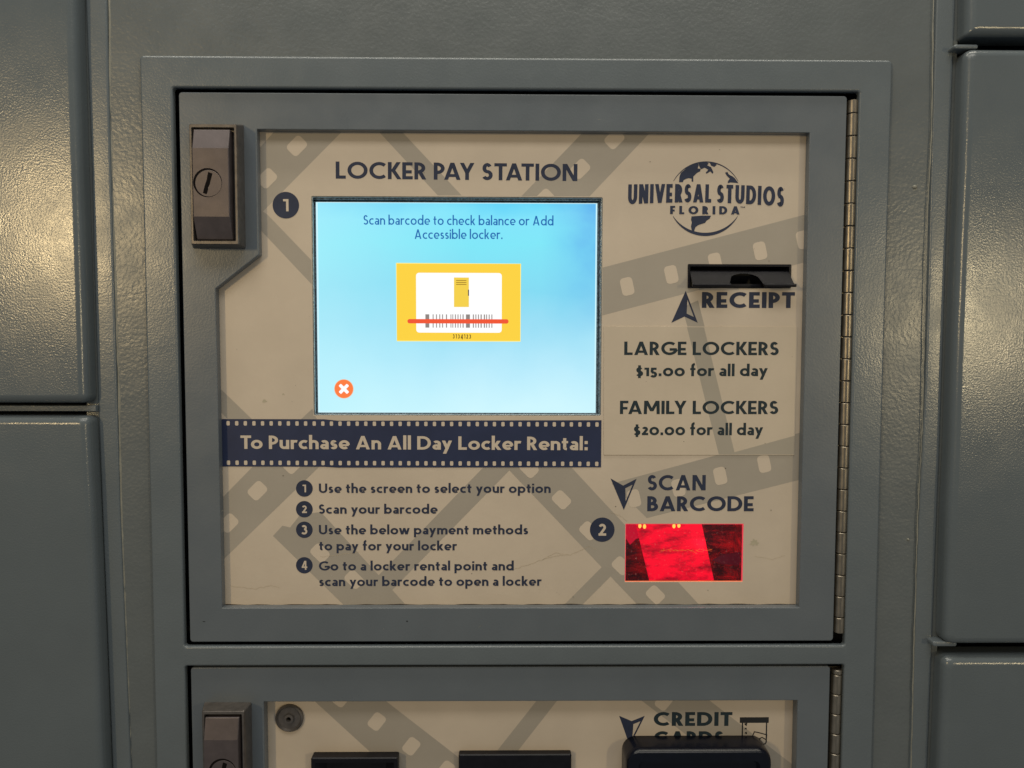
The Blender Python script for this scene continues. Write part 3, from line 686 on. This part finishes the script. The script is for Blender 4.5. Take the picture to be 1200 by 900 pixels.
crease([(5.35, -140.30), (18.47, -136.05), (26.35, -132.85), (41.06, -130.73), (52.59, -125.95), (57.87, -128.08)], .25, 3)
crease([(24.25, -133.92), (31.59, -129.66), (37.90, -130.73)], .22, 4)
crease([(154.97, -131.87), (166.12, -134.01), (175.04, -130.81)], .2, 6)
crease([(65.54, -104.18), (71.33, -106.30), (76.63, -110.54)], .22, 7)

M['smudge'] = mat('greenish_smudge', (0.40, 0.36, 0.265, 1), 0.6, vary=0.1, vscale=200)
for cx, cz, w in ((154.80, -123.33, 2.6), (-144.97, -36.19, 1.3), (-133.56, -32.03, .7)):
    rr = [1 + .3 * math.sin(3 * k + w) + .2 * math.sin(5 * k) for k in range(14)]
    sheet('smudge', [[(cx + w * rr[k] * math.cos(k / 14 * 6.283), cz + .7 * w * rr[k] * math.sin(k / 14 * 6.283)) for k in range(14)]], PH + .085, M['smudge'], panel)
rnd = random.Random(5)
for k in range(46):
    x = rnd.uniform(-165, 180); z = rnd.uniform(-158, 122); w = rnd.uniform(.12, .32)
    if any(b_[0] < x < b_[2] and b_[1] < z < b_[3] for b_ in [(b[0] + 1, b[1] + 1, b[2] - 1, b[3] - 1) for b in BOX]):
        sheet('dirt_speck', [circle(x, z, w, 6, w * rnd.uniform(.6, 1.2))], PH + .47, M['dirt'], panel)

# touch screen
scr = plate('touch_screen', rect(SCR_R[0] - 3, SCR_R[1] - 3, SCR_R[2] + 3, SCR_R[3] + 3), [rect(-114.98, -44.26, 58.06, 85.14, .6)], -10.2, -8.52, .25, M['bezel'], up)
plate('screen_gasket', rect(SCR_R[0] - .02, SCR_R[1] - .02, SCR_R[2] + .02, SCR_R[3] + .02, .8), [rect(SCR_R[0] + .75, SCR_R[1] + .75, SCR_R[2] - .75, SCR_R[3] - .75, .5)], -8.5, -6.4, .2, M['bezel_edge'], scr)
LH = -10.6
DX0, DX1, DZ0, DZ1 = -113.69, 56.63, -43.52, 84.06
sheet('lit_rim', [rect(DX0 - 1.1, DZ0 - .7, DX1 + 1.1, DZ1 + .6)], LH - .15, M['bezel'], scr)
disp = rings('display', [lift(rect(DX0, DZ0, DX1, DZ1), LH - .1), lift(rect(DX0, DZ0, DX1, DZ1), LH)], M['lcd'], scr)
EH = LH + .03
sheet('display_rim', [rect(DX0, DZ0, DX0 + 1.1, DZ1), rect(DX1 - .9, DZ0, DX1, DZ1), rect(DX0 + 1.1, DZ0, DX1 - .9, DZ0 + 1.0), rect(DX0 + 1.1, DZ1 - .4, DX1 - .9, DZ1)], EH, M['lcd_rim'], scr)
letters('screen_message', 'Scan barcode to check balance or Add', (-85.14, 70.65), (30.07, 70.60), 5.75, .13, .085, M['lcd_text'], EH, scr, squeeze=.84)
letters('screen_message', 'Accessible locker.', (-54.36, 62.21), (-0.79, 62.32), 5.75, .13, .085, M['lcd_text'], EH, scr, squeeze=.84)
card = [(-65.56, 47.78), (10.45, 47.53), (10.28, 0.14), (-65.32, 0.17)]
sheet('scan_picture', [card], EH, M['lcd_yellow_rim'], scr)
cx0, cx1, cz0, cz1 = card[0][0] + .45, card[1][0] - .45, card[3][1] + .45, card[0][1] - .5
sheet('scan_picture', [rect(cx0, cz0, cx1, cz1)], EH + .02, M['lcd_yellow'], scr)
a, b = (-53.42, 41.85), (-1.22, 5.53)
sheet('ticket_drawing', [rect(a[0], b[1], b[0], a[1], 1.9)], EH + .04, M['lcd_white'], scr)
a, b = (-30.35, 39.04), (-21.28, 21.17)
sheet('locker_drawing', [rect(a[0], b[1], b[0], a[1])], EH + .06, M['lcd_locker'], scr)
for yy in (0.10, .17, .235):
    z = a[1] + (b[1] - a[1]) * yy; sheet('locker_vent', [rect(a[0] + 1.3, z - .22, b[0] - 1.5, z + .22)], EH + .08, M['lcd_brown'], scr)
sheet('locker_latch', [rect(b[0] - .55, a[1] + (b[1] - a[1]) * .62, b[0] + .05, a[1] + (b[1] - a[1]) * .41)], EH + .08, M['lcd_black'], scr)
z1_, z0_ = 16.68, 8.57
kx = (b[0] - a[0]) / 17.5
bx = lambda u: a[0] + (455 + u * 165 / 1200 - 532) * kx
bars = [(315, 348), (377, 385), (406, 414), (434, 442), (458, 466), (491, 500), (530, 537), (546, 553), (568, 576), (590, 598), (612, 618), (633, 642), (662, 696), (721, 730), (743, 751), (765, 773), (787, 797), (815, 825), (835, 843), (857, 865), (880, 888)]
sheet('barcode_drawing', [rect(bx(u), z0_, bx(v), z1_) for u, v in bars], EH + .06, M['lcd_grey'], scr)
c0, c1 = (-58.75, 12.45), (2.94, 12.30)
sheet('scan_beam_drawing', [rect(c0[0], c0[1] - 1.32, c1[0], c0[1] + 1.32, 1.3, 6)], EH + .10, M['lcd_red'], scr)
letters('ticket_number', '3134123', (-31.20, 2.02), (-19.99, 1.94), 3.5, .15, .24, M['lcd_black'], EH + .05, scr)
cc = (-97.84, -28.98)
sheet('cancel_button', [circle(cc[0], cc[1], 5.9, 36)], EH, M['lcd_orange_rim'], scr)
sheet('cancel_button', [circle(cc[0], cc[1], 5.55, 36)], EH + .02, M['lcd_orange'], scr)
def bar(c, ang, l, w):
    c_, s_ = math.cos(R_(ang)), math.sin(R_(ang)); return [(c[0] + x * c_ - y * s_, c[1] + x * s_ + y * c_) for x, y in rect(-l / 2, -w / 2, l / 2, w / 2, .55, 3)]
sheet('cancel_cross', [bar(cc, 45, 7.2, 2.0), bar(cc, -45, 7.2, 2.0)], EH + .04, M['lcd_white'], scr, step=.01)

# receipt slot: open box behind the panel, flap hanging out
rs = rings('receipt_slot', [lift(rect(REC_R[0] + .02, REC_R[1] + .02, REC_R[2] - .02, REC_R[3] - .02), -5.3), lift(rect(REC_R[0] + .8, REC_R[1] + .5, REC_R[2] - .8, REC_R[3] - .9), -5.3),
                            lift(rect(REC_R[0] + .8, REC_R[1] + .5, REC_R[2] - .8, REC_R[3] - .9), -30)], M['plastic'], up)
rings('slot_rim', [lift(rect(REC_R[0] - .5, REC_R[1] - .3, REC_R[2] + .5, REC_R[3] + .5, .4, 2), -6.0), lift(rect(REC_R[0] - .5, REC_R[1] - .3, REC_R[2] + .5, REC_R[3] + .5, .4, 2), -5.4),
                   lift(rect(REC_R[0] + .4, REC_R[1] + .4, REC_R[2] - .4, REC_R[3] - .5, .4, 2), -5.25), lift(rect(REC_R[0] + .4, REC_R[1] + .4, REC_R[2] - .4, REC_R[3] - .5, .4, 2), -7)], M['plastic'], rs, cap1=False)
# flap: slopes outward and down with a thumb notch
fx0, fx1 = REC_R[0] + 1.0, REC_R[2] - 1.0; zt = REC_R[3] - 3.4
ob = (112.17, 33.70); oe = (172.91, 33.89); zb = ob[1]
n0, n1 = 134.85, 154.29
def flap_pt(u, v, off):          # u 0..1 across, v 0 top..1 bottom
    x = (fx0 + (ob[0] - fx0) * v) * (1 - u) + (fx1 + (oe[0] - fx1) * v) * u
    return (x, zt + (zb - zt) * v, -6.5 + 10.0 * v + off)
top = [(k / 40) for k in range(41)]; V = []; F = []
W_ = oe[0] - ob[0]
for off in (0, -1.4):
    for u in top:
        xb = ob[0] + W_ * u; v1 = 1.0
        if n0 < xb < n1:
            q = (xb - (n0 + n1) / 2) / ((n1 - n0) / 2); v1 = 1 - .82 * (max(0, 1 - q * q) ** .5) ** .55
        V.append(flap_pt(u, 0, off)); V.append(flap_pt(u, v1, off))
for i in range(40):
    a_ = 2 * i; F.append([a_, a_ + 1, a_ + 3, a_ + 2]); b_ = 82 + 2 * i; F.append([b_, b_ + 2, b_ + 3, b_ + 1])
    F.append([a_ + 1, b_ + 1, b_ + 3, a_ + 3]); F.append([a_, a_ + 2, b_ + 2, b_])
F += [[0, 82, 83, 1], [80, 81, 163, 162]]
mesh('slot_flap', V, F, M['plastic'], rs, smooth=True, angle=30)
lipv = []
for xa, xb in ((ob[0] - .4, n0 - .3), (n1 + .3, oe[0] + .6)):
    rings('flap_lip', [[(xa, zb + .2 + 1.0 * math.cos(2 * math.pi * i / 12), 3.3 + .9 * math.sin(2 * math.pi * i / 12)) for i in range(12)],
                       [(xb, zb + .2 + 1.0 * math.cos(2 * math.pi * i / 12), 3.3 + .9 * math.sin(2 * math.pi * i / 12)) for i in range(12)]], M['plastic'], rs, cap0=True)
rings('slot_floor', [lift(rect(n0 - 1, REC_R[1] + .6, n1 + 1, REC_R[1] + 2.4), -8), lift(rect(n0 - 1, REC_R[1] + .6, n1 + 1, REC_R[1] + 2.2), -4.6)], M['plastic'], rs)

# barcode scanner window
X0, Z0, X1, Z1 = SCN_R
sw = rings('scanner_window', [lift(rect(X0 + .05, Z0 + .05, X1 - .05, Z1 - .05), -6.3), lift(rect(X0 + .05, Z0 + .05, X1 - .05, Z1 - .05), -8.4), lift(rect(X0 - 3, Z0 - 6, X1 + 3, Z1 + 3), -9), lift(rect(X0 - 3, Z0 - 6, X1 + 3, Z1 + 3), -34)], M['red_wall'], up)
zz = [(82.01, -110.75), (123.37, -110.75), (134.90, -155.46), (93.84, -155.41)]
V = [(x, z, -13.5 if i in (0, 1) else -19) for i, (x, z) in enumerate(zz)] + [(x, z, -14.5 if i in (0, 1) else -20) for i, (x, z) in enumerate(zz)]
mesh('glowing_reflector', V, [[0, 1, 2, 3], [7, 6, 5, 4], [0, 4, 5, 1], [1, 5, 6, 2], [2, 6, 7, 3], [3, 7, 4, 0]], M['red_lit'], sw)  # glows by itself in place of reflecting the scanner light
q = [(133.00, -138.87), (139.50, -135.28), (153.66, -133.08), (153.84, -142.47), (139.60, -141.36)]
sheet('side_glow_patch', [q], -22, M['red_dim'], sw)
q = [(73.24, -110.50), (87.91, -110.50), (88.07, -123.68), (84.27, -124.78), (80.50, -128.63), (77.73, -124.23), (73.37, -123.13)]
sheet('side_glow_patch', [q], -21, M['red_mid'], sw)  # patch of red light, drawn as a glowing sheet
d = bpy.data.lights.new('scanner_led_glow', 'POINT'); d.energy = 0.012; d.color = (1, .03, .06); d.shadow_soft_size = .004
lo_ = bpy.data.objects.new('scanner_led_glow', d); place(lo_, ((X0 + X1) / 2000 + .014, .0105, (Z0 + Z1) / 2000), sw)
e = .55
sheet('glowing_edge', [rect(X0, Z1 - e * .7, X1, Z1), rect(X0, Z0 + e, X0 + e * .7, Z1 - e * .7), rect(X1 - e * 1.5, Z0 + e, X1, Z1 - e * .7)], -6.2, M['red_rim'], sw)
sheet('glowing_edge', [rect(X0, Z0, X1, Z0 + e)], -6.19, M['red_rim_hot'], sw)
for c in ((85.10, -114.39), (88.03, -114.76), (106.41, -114.44), (109.50, -114.12)):
    rings('led_glint', [lift(circle(c[0], c[1], 1.0, 12, 1.5), -12.5), lift(circle(c[0], c[1], .8, 12, 1.2), -11.9), lift(circle(c[0], c[1], .3, 12, .5), -11.6)], M['led'], sw)
rnd = random.Random(11); a = (97.12, -129.89); b = (130.26, -128.82); st = []
for i in range(70):
    t = (i + rnd.random()) / 70; x = a[0] + (b[0] - a[0]) * t; z = a[1] + rnd.gauss(0, .55); w = rnd.uniform(.5, 1.6) ; st.append([(x, z), (x + w, z + rnd.uniform(-.25, .25)), (x + w, z + .12), (x, z + .16)])
sheet('scan_line', st, -12.6, M['beam'], sw, step=.01)
sheet('acrylic_pane', [rect(X0 + e * .7, Z0 + e, X1 - e * 1.5, Z1 - e * .7)], -6.6, M['pane'], sw)

# lock, hinge
def R4(a, b): return (a[0], b[1], b[0], a[1])
handle_lock(up, R4((-184.01, 127.02), (-152.80, 54.67)), R4((-180.27, 124.08), (-152.70, 55.52)), R4((-177.40, 120.73), (-156.54, 58.56)), (-168.64, 90.00))
hinge(up, 206.65, -178.14, 143.43, 3.15, 13.2, 8.0)

# chips in the paint of the door
for p, w in (((-181.82, -170.18), (1.6, .35)), ((-58.60, -170.11), (.9, .7))):
    sheet('paint_chip', [rect(p[0] - w[0] / 2, p[1] - w[1] / 2, p[0] + w[0] / 2, p[1] + w[1] / 2)], .02, M['key_slot'], up)

rnd = random.Random(21)
for p in ((-170.78, -102.84), (-178.21, -10.27), (-15.47, -174.42), (192.52, -123.87), (189.25, 51.64), (54.93, 131.03), (-72.65, -175.38), (-179.34, 35.25)):
    a_ = rnd.uniform(0, math.pi); l = rnd.uniform(1.2, 4.0); c, s_ = math.cos(a_), math.sin(a_)
    sheet('scuff_mark', [[(p[0] + x * c - y * s_, p[1] + x * s_ + y * c) for x, y in ((0, 0), (l * .5, -.10), (l, 0), (l * .5, .12))]], .02, M['caulk'], up)

# ================================================================== LOWER DOOR
lo = thing('payment_door', 'lower grey door with card reader below the upper pay station door', 'payment door', 5, -502, 0)
LW = [(-146.42, -220.49), (181.56, -220.04)]
lx0, lx1, ltop = LW[0][0], LW[1][0], (LW[0][1] + LW[1][1]) / 2
plate('door_leaf', rect(-190.5, -502, 201.2, -198.6, 2.0), [rect(lx0, -470, lx1, ltop, .4)], -7.98, 0, .6, M['paint_smooth'], lo)
QH = -8.0
lp = plate('graphic_panel', rect(lx0 - 6, -476, lx1 + 6, ltop + 6), [], -10.5, QH, .12, M['cream'], lo)
LBOX = (lx0 - 5, -475, lx1 + 5, ltop + 5)
LF = [('wide_film_strip', [(-122.95, -218.41), (-79.49, -218.52), (-15.74, -269.68), (-15.74, -300.12), (-37.21, -300.02)]), ('film_frame_bar', [(24.74, -218.79), (37.54, -218.83), (-15.74, -289.02), (-29.14, -288.97)]), ('wide_film_strip', [(80.25, -218.94), (123.05, -219.05), (199.60, -278.82), (200.41, -312.26)])]
for k, (nm, poly) in enumerate(LF):
    sheet(nm, [clip(poly, LBOX)], QH + .01 + .004 * k, M['film'], lp)
for p in ((-78.83, -236.80), (-57.36, -252.75), (-35.53, -267.95), (100.64, -224.46), (-100.73, -221.73)):
    c, s = math.cos(R_(52)), math.sin(R_(52)); sheet('sprocket_hole', [[(p[0] + x * c - y * s, p[1] + x * s + y * c) for x, y in rect(-5.4, -4.2, 5.4, 4.2, 2.2, 3)]], QH + .04, M['cream_print'], lp)
TH = QH + .06
arrow((79.55, -252.94), (72.70, -233.58), (88.76, -233.63), (80.56, -237.00), lp)
letters('credit_word', 'CREDIT', (94.42, -240.12), (143.79, -240.27), 8.9, .22, .10, M['slate'], QH + .06, lp)
letters('cards_word', 'CARDS', (94.57, -252.44), (138.63, -252.59), 8.9, .22, .10, M['slate'], QH + .06, lp)
# pictogram of a hand pushing a card into a slot
i0, i1 = (148.52, -234.74), (166.76, -238.36)
ic = sheet('card_pictogram', [rect(i0[0], i1[1], i1[0], i0[1])], QH + .06, M['ink'], lp)
c0, c1 = (150.27, -236.39), (165.43, -252.13)
def outline(pts, w): return [q for q in ribbon(list(pts) + [pts[0]], w)]
sheet('card_outline', outline(rect(c0[0], c1[1], c1[0], c0[1], 1.6, 3), .8), QH + .065, M['ink'], ic)
letters('card_digits', '1234', (153.29, -247.95), (152.89, -238.32), 1.9, .22, .3, M['ink'], QH + .07, ic)
letters('card_digits', '5', (153.41, -251.54), (153.32, -249.88), 1.9, .22, .3, M['ink'], QH + .07, ic)
th = [(156.81, -246.59), (157.84, -244.11), (160.54, -244.67), (165.68, -246.07), (165.48, -249.37), (162.75, -247.71), (160.62, -248.80), (158.45, -247.69)]
sheet('thumb_outline', ribbon(th + [th[0]], .65), QH + .08, M['ink'], ic)
# round cam lock
cc = (-132.91, -233.97)
cam_lock = rings('cam_lock', [lift(circle(cc[0], cc[1], 8.7, 40), -8), lift(circle(cc[0], cc[1], 8.6, 40), -6.4), lift(circle(cc[0], cc[1], 7.7, 40), -5.6), lift(circle(cc[0], cc[1], 7.0, 40), -6.6), lift(circle(cc[0], cc[1], 6.8, 40), -6.9),
                    lift(circle(cc[0], cc[1], 3.2, 40), -6.7), lift(circle(cc[0], cc[1], 2.9, 40), -5.4), lift(circle(cc[0], cc[1], 1.5, 40), -5.2), lift(circle(cc[0], cc[1], 1.3, 40), -8.5)], M['bronze_dark'], lo)
sheet('cam_keyway', [circle(cc[0], cc[1], 1.28, 20)], -7.5, M['key_slot'], cam_lock)
# bill and coin units, card reader
def unit(name, x0, x1, zt, h, m, inner, top_slope, label):
    zb = -455
    o = rings(name, [lift(rect(x0, zb, x1, zt, .8, 2), QH), lift(rect(x0, zb, x1, zt, .8, 2), h - .6), lift(rect(x0 + .6, zb + .6, x1 - .6, zt - .6, .6, 2), h),
                     lift(rect(x0 + inner, zb + 5, x1 - inner, zt - top_slope, .6, 2), h - .2), lift(rect(x0 + inner + 6, zb + 7, x1 - inner - 6, zt - top_slope - 1.5, .6, 2), -7.6)], m, lo, label)
    return o
u1 = (-118.36, -256.22), (-64.95, -256.40)
unit('bill_slot', u1[0][0], u1[1][0], u1[0][1], -1, M['plastic'], 2.2, 3.2, 'narrow black bill slot housing')
u2 = (-27.49, -255.54), (42.48, -255.79)
bu = unit('receipt_tray', u2[0][0], u2[1][0], u2[0][1], -3, M['plastic'], 1.5, 9.5, 'wide flat black housing')
u3 = (73.32, -246.65), (167.04, -246.95)
x0, x1, zt = u3[0][0] + 1.5, u3[1][0] - 3, u3[0][1]
def rr3(i, h, r): return lift(rect(x0 + i, -430, x1 - i, zt - i, r, 6), h)
rdr = rings('card_reader', [rr3(-.2, QH, 8.5), rr3(0, 4, 8.5), rr3(.7, 6.8, 8.0), rr3(2.2, 8, 5.2), rr3(7.5, 8, 3.5), rr3(9.0, 5, 3.0), rr3(12.5, 4, 2.5)], M['plastic_navy'], lo, 'rounded black card reader')
handle_lock(lo, R4((-182.80, -220.39), (-153.81, -298.72)), R4((-179.65, -219.95), (-154.09, -297.28)), R4((-177.42, -223.78), (-157.14, -292.36)), (-166.49, -255.74))
hinge(lo, 206.05, -497, -200.84, 3.1, 12.5, 3.2)
# brass pin end over the lower hinge
